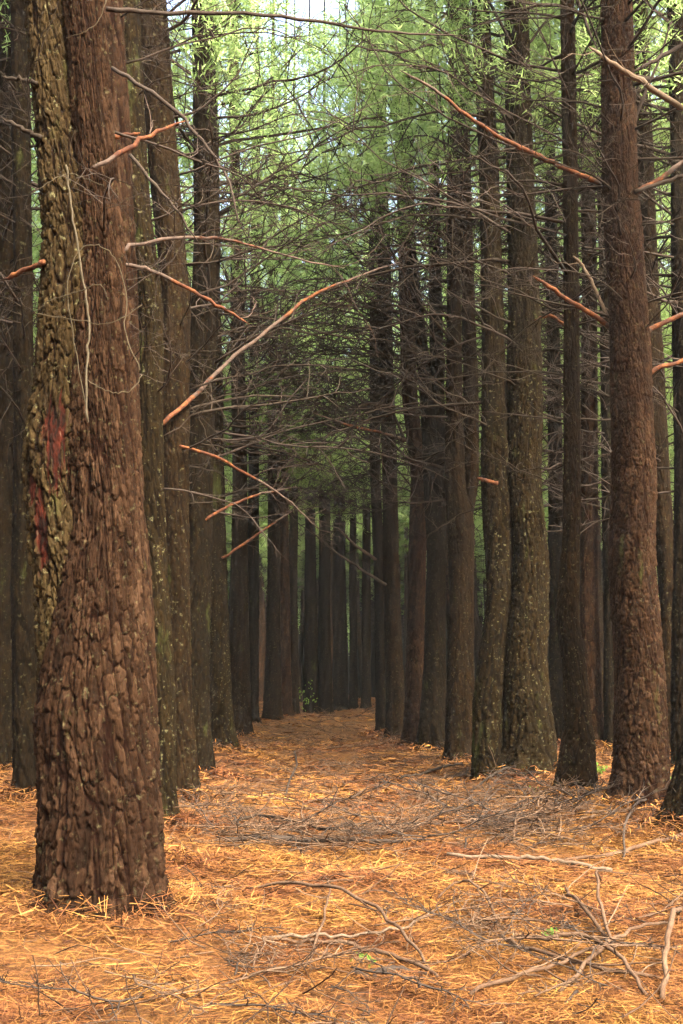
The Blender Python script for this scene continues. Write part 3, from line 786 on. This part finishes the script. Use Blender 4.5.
# ------------------------------------------------------------------ the wood behind
def far_parts(k):
    Ht = RNG.uniform(15.5, 18.5); r = RNG.uniform(0.15, 0.21)
    zs = [-0.3, 0, 1, 4, 9, Ht]
    wob = np.cumsum(RNG.normal(0, 0.12, 6)); wob2 = np.cumsum(RNG.normal(0, 0.12, 6)); wob[:2] = 0; wob2[:2] = 0
    mats = [M_BARK, M_BARKDARK, M_BARKRED, M_BARKDARK, M_BARK, M_BARKMOSS]
    tm = trunk_mesh(zs, wob, wob2, [r * 1.1, r * 1.05, r, r * .88, r * .62, 0.03], 40, 0.05, 10, Ht, mats[k % 6], 0.06, 0.18, 0.012, RNG.uniform(0, 40), 0.2)
    g = Geo()
    nb = 15
    for b in range(nb):
        z = 3.4 + 6.2 * (b + RNG.uniform(0, 1)) / nb; a = RNG.uniform(0, 2 * PI)
        L = RNG.uniform(1.2, 2.8)
        branch_geo(g, L, 0.013, 0.75, RNG.uniform(-0.02, 0.03), 0.45, (float(np.interp(z, zs, wob)), float(np.interp(z, zs, wob2)), z),
                   (math.cos(a), math.sin(a), RNG.uniform(-0.15, 0.3)), True, 3, 1.25)
    return tm, g.mesh('dead_crown', M_TWIG if k % 2 else M_LIMB)


FAR = [far_parts(k) for k in range(8)]


def path_x(y):
    return 0.9 - 0.085 * (y - 6)


cand = []
for r in range(-14, 15):
    for c in range(0, 28):
        y = 2.0 + c * 2.9 + RNG.normal(0, 0.35)
        x = path_x(min(y, 45)) + (r + 0.5) * 3.2 + RNG.normal(0, 0.25)
        if abs(x) > 0.40 * y + 3.0:
            continue
        infr = abs(x) < 0.375 * y + 0.6
        if infr and y < 13.5 and x < 0.37 * y:
            continue
        if y < 1.5 or (not infr and y < 4):
            continue
        if abs(x - path_x(y)) < 2.0 and y < 42:
            continue
        if not infr and x > 0 and y < 9:
            continue
        if 35.5 < y < 47 and abs(x - path_x(y)) < 6.5:
            continue
        if any((x - a) ** 2 + (y - b) ** 2 < 1.5 ** 2 for a, b in TREE_XY):
            continue
        # keep the trunks that were placed one by one clear: nothing in front of the right row
        if infr and x > 0 and y < 15 and x < 2.9 + 0.2 * y and x < path_x(y) + 3.4:
            continue
        cand.append((y, x))
for k in range(46):                  # unseen wood added behind the viewpoint to block frontal light on the trunks
    y, x = RNG.uniform(-24, -3.5), RNG.uniform(-13, 13)
    if (abs(x - 1) > 2.6 or y < -8) and not (x > 0 and y > -7) and all((x - q[1]) ** 2 + (y - q[0]) ** 2 > 4.5 for q in cand):
        cand.append((y, x))
cand.sort()
print('background trees', len(cand))
cand = cand[:265]


def far_label(x, y, infr):
    left = x < path_x(y)
    if y < 0:
        return 'unseen pine added behind the viewpoint to keep frontal light off the trunks', 'unseen pines added behind the viewpoint'
    if not infr:
        return ('shaded pine just past the left edge of the view' if left else 'shaded pine just past the right edge of the view',
                'pines at the margins')
    if y < 26:
        return ('mid distance pine with dead twigs in the wood left of the path' if left else 'mid distance pine with dead twigs in the wood right of the path',
                'mid distance pines left of the path' if left else 'mid distance pines right of the path')
    return ('distant slim pine deep in the wood left of the path' if left else 'distant slim pine deep in the wood right of the path',
            'distant pines left of the path' if left else 'distant pines right of the path')


for k, (y, x) in enumerate(cand):
    v = int(RNG.integers(len(FAR)))
    root = bpy.data.objects.new('pine_tree', None); COL.objects.link(root)
    root.location = (float(x), float(y), float(gz(x, y)) - 0.02); root.rotation_euler = (RNG.normal(0, 0.02), RNG.normal(0, 0.02), RNG.uniform(0, 6.28))
    s = RNG.uniform(0.85, 1.2); root.scale = (s, s, RNG.uniform(0.92, 1.1))
    lab, grp = far_label(x, y, abs(x) < 0.375 * y)
    tag(root, lab, 'pine tree', grp)
    obj('trunk', FAR[v][0], root); obj('dead_crown', FAR[v][1], root)
    cs = CROWN_LOW if y > 17 else CROWN_HIGH if 0 < y < 14 else CROWN
    obj('crown', cs[int(RNG.integers(len(cs)))], root, None, (0, 0, RNG.uniform(0, 6.28)))

for k in range(64):                  # slender stems crowding the far end of the path
    for t_ in range(30):
        y = RNG.uniform(46, 64); x = path_x(y) + RNG.uniform(-7, 8)
        if all((x - q[1]) ** 2 + (y - q[0]) ** 2 > 0.9 ** 2 for q in cand):
            break
    cand.append((y, x)); v = int(RNG.integers(len(FAR)))
    root = bpy.data.objects.new('pine_tree', None); COL.objects.link(root)
    root.location = (float(x), float(y), float(gz(x, y)) - 0.02); root.rotation_euler = (RNG.normal(0, 0.015), RNG.normal(0, 0.015), RNG.uniform(0, 6.28))
    s = RNG.uniform(0.5, 0.8); root.scale = (s, s, RNG.uniform(0.8, 0.95))
    tag(root, 'very slender pine in the crowd of stems closing the far end of the path', 'pine tree', 'slender pines closing the path')
    obj('trunk', FAR[v][0], root); obj('dead_crown', FAR[v][1], root)
    obj('crown', CROWN_LOW[int(RNG.integers(len(CROWN_LOW)))], root, None, (0, 0, RNG.uniform(0, 6.28)), 1.2)

# the wood beyond, one mass
g = Geo(); CC, DD = [], []
for k in range(1000):
    y = RNG.uniform(64, 150); x = RNG.uniform(-1, 1) * (0.42 * y + 4); z = float(gz(x, y))
    hh = RNG.uniform(14, 19)
    g.tube([(x, y, z - 0.2), (x, y, z + 8), (x + RNG.normal(0, .3), y, z + hh)], [0.2, 0.14, 0.03], 7)
    m = 95
    zz = 5.5 + (hh - 5.5) * RNG.uniform(0, 1, m) ** 0.8; rr_ = RNG.uniform(0.2, 2.6, m) * (1.1 - zz / (hh + 1)); aa = RNG.uniform(0, 6.28, m)
    CC.append(np.stack([x + rr_ * np.cos(aa), y + rr_ * np.sin(aa), z + zz], -1))
    DD.append(np.stack([np.cos(aa), np.sin(aa), 0.3 + 0 * aa], -1))
nq = sum(len(q) for q in g.q); nt_ = sum(len(q) for q in g.t)
V, T = needle_tris(np.vstack(CC), np.vstack(DD), 5, 0.55, 0.12)
g.add(V, None, T)
me = g.mesh('distant_wood', [M_BARKDARK, M_NEEDLE], False)
mi = np.zeros(len(me.polygons), np.int32); mi[nq + nt_:] = 1
me.polygons.foreach_set('material_index', mi)
tag(obj('distant_wood', me), 'far off pine wood closing the view beyond the path', 'wood', kind='stuff')


# ------------------------------------------------------------------ things on the floor
def floor_stick(label, pts, mat, arch=0.0, lift=0.012, twigs=2, group=None, cat='fallen branch', name='fallen_branch'):
    """a dead branch lying on the needles, (x, y, width px) where it lies in the photograph"""
    hs = [ground_hit(q[0], q[1]) for q in pts]
    t = np.linspace(0, 1, len(pts)); tt = np.linspace(0, 1, len(pts) * 4)
    P = np.stack([np.interp(tt, t, [h[k] for h in hs]) for k in range(3)], -1)
    R = 0.66 * np.interp(tt, t, [q[2] * h[1] / F / 2 for q, h in zip(pts, hs)])
    P[:, 2] = np.array(gz(P[:, 0], P[:, 1])) * 0.5 + 0.5 * np.interp(tt, t, [float(gz(h[0], h[1])) for h in hs]) + lift + R + arch * np.sin(PI * tt)
    P[1:-1] += RNG.normal(0, 0.005, P[1:-1].shape)
    base = P[0].copy()
    g = Geo(); g.tube(P - base, R, 7)
    for q in range(twigs):
        j = int(RNG.integers(1, len(P))); e = P[j] - P[j - 1]; e /= np.linalg.norm(e)
        dd = e + RNG.normal(0, 0.7, 3) * np.array((1, 1, 0.25)); dd[2] = abs(dd[2]) * 0.4
        P2 = wander(P[j] - base, dd, RNG.uniform(0.15, 0.5), 6, 0.14, -0.02)
        g.tube(P2, np.linspace(R[j] * 0.55, 0.002, 7), 4, cap=False)
    o = obj(name, g.mesh(name, mat), None, base)
    return tag(o, label, cat, group or 'dead branches on the forest floor')


FS = floor_stick
FS('long pale straight stick lying across the right of the path', [(447, 861, 5), (500, 864, 6), (540, 866, 6), (575, 871, 6), (612, 879, 7)], M_PALE, 0, 0.03, 0)
FS('dark long branch leading from the pale straight stick up to the right edge', [(560, 866, 5), (600, 862, 6), (640, 852, 6), (683, 840, 6)], M_FALL, 0.0, 0.02, 3)
FS('long dark branch of the brush line lying straight across the path', [(225, 846, 7), (270, 845, 8), (330, 846, 7), (380, 847, 6), (422, 845, 4)], M_LIMB, 0, 0.03, 8)
FS('second branch of the brush line, just above the long dark one', [(232, 828, 5), (255, 823, 5), (285, 828, 4), (320, 838, 4), (370, 840, 3)], M_TWIG, 0.03, 0.03, 6)
FS('arched bare branch curving across the left foreground needles', [(246, 893, 4), (290, 899, 5), (335, 915, 5), (375, 935, 5), (405, 955, 5), (432, 978, 4)], M_FALL, 0.12, 0.01, 3)
FS('straight pale branch in the left foreground under the arched one', [(262, 944, 5), (310, 946, 5), (355, 948, 4), (400, 938, 4), (440, 912, 3)], M_PALE, 0.02, 0.02, 2)
FS('dark tapering branch in the left foreground ending at the thick bark piece', [(275, 947, 5), (330, 952, 5), (380, 963, 6), (420, 976, 6), (450, 992, 5)], M_FALL, 0.02, 0.015, 2)
FS('short thick dark piece of curved bark in the left foreground', [(350, 980, 9), (370, 984, 11), (395, 978, 11), (420, 980, 9), (436, 986, 5)], M_LIMB, 0.02, 0.0, 0)
FS('thin upright twig leaning over the left foreground', [(308, 965, 4), (322, 940, 4), (330, 905, 3), (325, 880, 2)], M_FALL, 0.05, 0.02, 2)
FS('curved bare branch arching in the centre right foreground', [(512, 945, 6), (545, 962, 6), (585, 965, 6), (620, 978, 6), (648, 1004, 6)], M_FALL, 0.10, 0.02, 2)
FS('straight brown branch running into the right foreground from the centre', [(500, 942, 6), (520, 958, 6), (560, 970, 6), (610, 982, 6), (660, 985, 5)], M_FALL, 0.02, 0.02, 2)
FS('brown stick slanting up at the right edge of the foreground', [(663, 1010, 8), (668, 975, 8), (676, 940, 8), (681, 915, 7)], M_FALL, 0.1, 0.02, 1)
FS('long brown branch lying level along the bottom of the foreground', [(470, 1004, 6), (520, 992, 6), (560, 985, 5), (610, 960, 5), (660, 955, 4)], M_FALL, 0.05, 0.02, 4)
FS('thin bent branch reaching left from the foreground tangle', [(440, 938, 4), (470, 935, 4), (500, 932, 4), (560, 930, 3)], M_FALL, 0.04, 0.02, 3)
FS('thin twig arching over the tangle in the right foreground', [(436, 905, 3), (460, 903, 3), (485, 915, 4), (503, 940, 4)], M_FALL, 0.12, 0.01, 1)
FS('brown twig standing up from the right foreground tangle', [(615, 955, 5), (600, 925, 5), (597, 895, 4), (601, 885, 3)], M_FALL, 0.12, 0.02, 2)
FS('slanting brown branch in the right foreground tangle', [(615, 955, 6), (590, 930, 6), (570, 908, 5), (565, 890, 3)], M_FALL, 0.05, 0.02, 2)
FS('forked branch in the lower right, beside the slanting brown stick', [(560, 1000, 6), (600, 970, 6), (640, 945, 5), (672, 930, 4)], M_FALL, 0.06, 0.02, 4)
FS('short brown stick lying alone above the centre foreground', [(450, 876, 6), (470, 879, 6), (488, 884, 4)], M_FALL, 0, 0.012, 0)
FS('curving twig half way down the path on its left side', [(295, 752, 3), (297, 770, 3), (290, 785, 3), (284, 800, 3)], M_LIMB, 0.06, 0.0, 2)
FS('grey branch pointing into the path from the right row', [(400, 782, 4), (425, 778, 4), (448, 770, 4), (462, 766, 3)], M_TWIG, 0.02, 0.02, 2)
FS('thin bent stick standing in front of the large straight pine', [(623, 865, 3), (626, 840, 4), (640, 815, 4), (658, 800, 3)], M_LIMB, 0.1, 0.02, 1)
FS('pale brush branch leaning against the foot of the double trunked pine', [(470, 795, 3), (495, 782, 4), (520, 774, 3), (545, 790, 2)], M_TWIG, 0.08, 0.02, 6)

# brush piles and scattered dead branches
def scatter(n, f, label, group, smin=0.5, smax=1.0, lift=0.02):
    for k in range(n):
        px, py = f(); h = ground_hit(px, py)
        o = obj('fallen_branch', FALLEN[int(RNG.integers(len(FALLEN)))], None, (h[0], h[1], float(gz(h[0], h[1])) + RNG.uniform(0.02, 0.03 + lift)),
                (RNG.uniform(-0.12, 0.12), RNG.uniform(-0.05, 0.03), RNG.uniform(0, 6.28)), (lambda q: (q, q, q * 0.75))(RNG.uniform(smin, smax)))
        tag(o, label, 'fallen branch', group)


scatter(50, lambda: (RNG.normal(520, 55), RNG.normal(826, 12)), 'dead branch in the brush pile at the foot of the right row', 'branches of the right brush pile', 0.6, 1.05, 0.10)
scatter(40, lambda: (RNG.uniform(200, 430), RNG.normal(842, 6)), 'dead branch in the brush line lying across the path', 'branches of the brush line', 0.55, 0.95, 0.08)
scatter(26, lambda: (RNG.normal(575, 80), RNG.normal(962, 36)), 'brown dead branch in the tangle of the right foreground', 'branches of the right foreground tangle', 0.4, 0.75, 0.06)
scatter(20, lambda: (RNG.uniform(120, 440), RNG.uniform(880, 1020)), 'small dead branch lying on the left foreground needles', 'branches on the left foreground', 0.35, 0.7, 0.03)
scatter(95, lambda: (RNG.uniform(150, 560), RNG.uniform(728, 840)), 'small dead branch on the needles half way down the path', 'branches half way down the path', 0.5, 1.0, 0.03)
scatter(22, lambda: (RNG.uniform(240, 420), RNG.uniform(714, 740)), 'dead branch on the needles at the far end of the path', 'branches at the far end of the path', 0.6, 1.2, 0.04)
scatter(12, lambda: (RNG.uniform(440, 683), RNG.uniform(775, 810)), 'dead twig lying between the feet of the right row', 'twigs between the right row', 0.4, 0.8, 0.04)

g = Geo()
for k in range(8000):
    y = math.sqrt(RNG.uniform(2.5 ** 2, 24 ** 2)); x = RNG.uniform(-1, 1) * (0.38 * y + 0.5)
    P = wander((x, y, float(gz(x, y)) + RNG.uniform(0.008, 0.035)), (RNG.normal(), RNG.normal(), RNG.normal(0, 0.12)), RNG.uniform(0.1, 0.45), 4, 0.15)
    g.tube(P, np.linspace(0.0035, 0.0018, 5) * RNG.uniform(0.7, 1.4), 3, cap=False)
tag(obj('twig_litter', g.mesh('twig_litter', M_FALL)), 'fine broken twigs strewn through the needles', 'twig litter', kind='stuff')


# ------------------------------------------------------------------ small plants, vine
def sprig(label, px, py, h, n, size, cat='plant', name='seedling', group=None):
    hp = ground_hit(px, py)
    root = bpy.data.objects.new(name, None); COL.objects.link(root); root.location = hp.tolist()
    tag(root, label, cat, group)
    g = Geo(); C, D = [], []
    for k in range(3):
        P = wander((0, 0, -0.01), (RNG.normal(0, .35), RNG.normal(0, .35), 1), h * RNG.uniform(0.6, 1), 5, 0.1)
        g.tube(P, np.linspace(0.004, 0.0015, 6), 4)
        for q in range(n // 3):
            C.append(P[RNG.integers(2, 6)] + RNG.normal(0, 0.2 * h, 3) * np.array((1, 1, 0.5))); D.append(RNG.normal(0, 1, 3) + np.array((0, 0, 0.3)))
    obj('stem', g.mesh('stem', M_FALL), root)
    V = []; Q = []
    for c, d in zip(C, D):
        d = d / np.linalg.norm(d); s = np.cross(d, RNG.normal(0, 1, 3)); s /= np.linalg.norm(s); up = np.cross(d, s) * 0.15
        b = len(V); V += [c, c + d * size * .5 + s * size * .3 + up * size, c + d * size, c + d * size * .5 - s * size * .3 + up * size]; Q.append((b, b + 1, b + 2, b + 3))
    obj('foliage', mk('foliage', np.array(V), Q, None, None, False, M_LEAF), root)


sprig('small yellow green seedling in the left foreground needles', 366, 970, 0.10, 14, 0.035)
sprig('bright green seedling in the right foreground tangle', 556, 945, 0.12, 18, 0.035)
sprig('low weed growing between the crooked pine and the large straight pine', 600, 775, 0.14, 40, 0.05, 'weed', 'weed')
sprig('low weed on the needles at the right edge, past the large straight pine', 672, 790, 0.12, 30, 0.05, 'weed', 'weed')
sprig('low weed in front of the crooked pine', 535, 795, 0.08, 24, 0.04, 'weed', 'weed')
sprig('leafy sapling at the far left of the path, shining pale green', 303, 713, 1.1, 60, 0.09, 'sapling', 'sapling')


def vine(label, paths, d, r):
    P0 = at(*paths[0][0][:2], d)
    g = Geo()
    for k, (pts) in enumerate(paths):
        t = np.linspace(0, 1, len(pts)); tt = np.linspace(0, 1, len(pts) * 5)
        P = np.array([at(np.interp(q, t, [p[0] for p in pts]), np.interp(q, t, [p[1] for p in pts]), np.interp(q, t, [p[2] for p in pts])) for q in tt]) - P0
        ker = np.array([1, 2, 3, 4, 3, 2, 1]) / 16
        for c in range(3):
            P[3:-3, c] = np.convolve(P[:, c], ker, 'valid')
        P[1:-1] += RNG.normal(0, 0.003, P[1:-1].shape)
        g.tube(P, np.full(len(P), r if k == 0 else r * 0.45) * RNG.uniform(0.8, 1.15, len(P)), 6)
    return tag(obj('vine', g.mesh('vine', M_VINE), None, P0), label, 'vine')


D1 = 5.27
vine('pale leafless vine climbing the front of the twin stemmed pine',
     [[(66, 165, D1), (70, 200, D1), (78, 250, D1), (87, 300, D1), (90, 330, D1 - .02), (86, 370, D1 - .02), (88, 422, D1 - .02)],
      [(88, 420, D1), (72, 330, D1 - .08), (66, 280, D1 - .1), (78, 248, D1 - .1), (98, 243, D1 - .1), (118, 258, D1 - .1), (128, 300, D1 - .05), (122, 330, D1 - .1), (140, 370, D1 - .1)],
      [(32, 315, D1 - .1), (50, 300, D1 - .12), (78, 292, D1 - .1), (102, 282, D1 - .12), (108, 300, D1 - .1)],
      [(34, 314, D1 - .1), (70, 319, D1 - .12), (110, 326, D1 - .12), (142, 305, D1 - .1)],
      [(88, 380, D1 - .02), (110, 394, D1 - .1), (132, 392, D1 - .1), (142, 375, D1 - .08)],
      [(30, 195, D1 - .1), (50, 182, D1 - .1), (66, 172, D1), (90, 180, D1 - .05), (104, 186, D1 - .05)],
      [(66, 38, D1 - .05), (85, 32, D1 - .1), (100, 20, D1 - .1), (106, 0, D1 - .1)]], D1, 0.006)


# pale scraps on the needles
def scrap(label, px, py, s):
    h = ground_hit(px, py); n = 9
    th = np.linspace(0, 2 * PI, n, endpoint=False); r = s * RNG.uniform(0.6, 1.0, n)
    top = np.stack([r * np.cos(th), 0.6 * r * np.sin(th), 0.02 + 0.012 * np.sin(th * 2)], -1)
    bot = top - np.array((0, 0, 0.012)); c = np.array([[0, 0, 0.034]]); c2 = np.array([[0, 0, 0.008]])
    V = np.vstack([top, bot, c, c2]); T = []; Q = []
    for k in range(n):
        k2 = (k + 1) % n; Q.append((k, n + k, n + k2, k2)); T.append((2 * n, k, k2)); T.append((2 * n + 1, n + k2, n + k))
    return tag(obj('bark_flake', mk('bark_flake', V, Q, T, None, False, M_PALE), None, h, (0.1, 0.2, 0.5)), label, 'bark flake')


scrap('pale flat bark flake lying in the middle of the foreground', 518, 915, 0.055)
scrap('small pale bark flake at the foot of the large straight pine', 597, 804, 0.07)

HAZE = 0.0004
if HAZE:
    m, nt = new_mat('forest_air')
    pv = N(nt, 'ShaderNodeVolumePrincipled'); pv.inputs['Density'].default_value = HAZE
    pv.inputs['Color'].default_value = (0.85, 0.9, 0.86, 1); pv.inputs['Anisotropy'].default_value = 0.2
    o_ = N(nt, 'ShaderNodeOutputMaterial'); nt.links.new(pv.outputs[0], o_.inputs['Volume'])
    hv = [(x, y, z) for x in (-95, 95) for y in (-45, 165) for z in (-3.5, 26)]
    hq = [(0, 1, 3, 2), (4, 6, 7, 5), (0, 4, 5, 1), (2, 3, 7, 6), (0, 2, 6, 4), (1, 5, 7, 3)]
    tag(obj('haze', mk('haze', hv, hq, None, None, False, m)), 'thin pale air under the trees', 'haze', kind='stuff')

# ------------------------------------------------------------------ camera, light
cam = bpy.data.cameras.new('camera'); cam.sensor_fit = 'VERTICAL'; cam.sensor_height = 36; cam.sensor_width = 24
cam.lens = 36 * F / H; cam.clip_end = 500; cam.clip_start = 0.05
co = bpy.data.objects.new('camera', cam); COL.objects.link(co); co.location = (0, 0, CAM_Z); co.rotation_euler = (PI / 2 + PITCH, 0, 0)
SC.camera = co

EL, AZ = math.radians(47), math.radians(146)      # the sun stands high behind the camera, a little to the right
w = bpy.data.worlds.new('World'); SC.world = w; w.use_nodes = True
nt = w.node_tree; bg = nt.nodes['Background']
sk = nt.nodes.new('ShaderNodeTexSky'); sk.sky_type = 'NISHITA'; sk.sun_disc = False
sk.sun_elevation = EL; sk.sun_rotation = AZ; sk.air_density = 1.0; sk.dust_density = 10.0; sk.ozone_density = 0.0
nt.links.new(sk.outputs[0], bg.inputs[0]); bg.inputs[1].default_value = 0.15
sl = bpy.data.lights.new('sun', 'SUN'); sl.energy = 1.5; sl.angle = math.radians(14); sl.color = (1, 0.93, 0.82)
so = bpy.data.objects.new('sun', sl); COL.objects.link(so)
from mathutils import Vector
sd = Vector((math.sin(AZ) * math.cos(EL), math.cos(AZ) * math.cos(EL), math.sin(EL)))
so.rotation_euler = sd.to_track_quat('Z', 'Y').to_euler(); so.location = (4, -10, 25)

vs = SC.view_settings; vs.view_transform = 'Standard'; vs.look = 'None'; vs.gamma = 1; vs.use_curve_mapping = False
vs.exposure = 3.35
cy = SC.cycles
cy.max_bounces = 6; cy.diffuse_bounces = 4; cy.transmission_bounces = 4; cy.glossy_bounces = 2; cy.transparent_max_bounces = 4
cy.use_denoising = True
cy.use_adaptive_sampling = True; cy.adaptive_threshold = 0.02
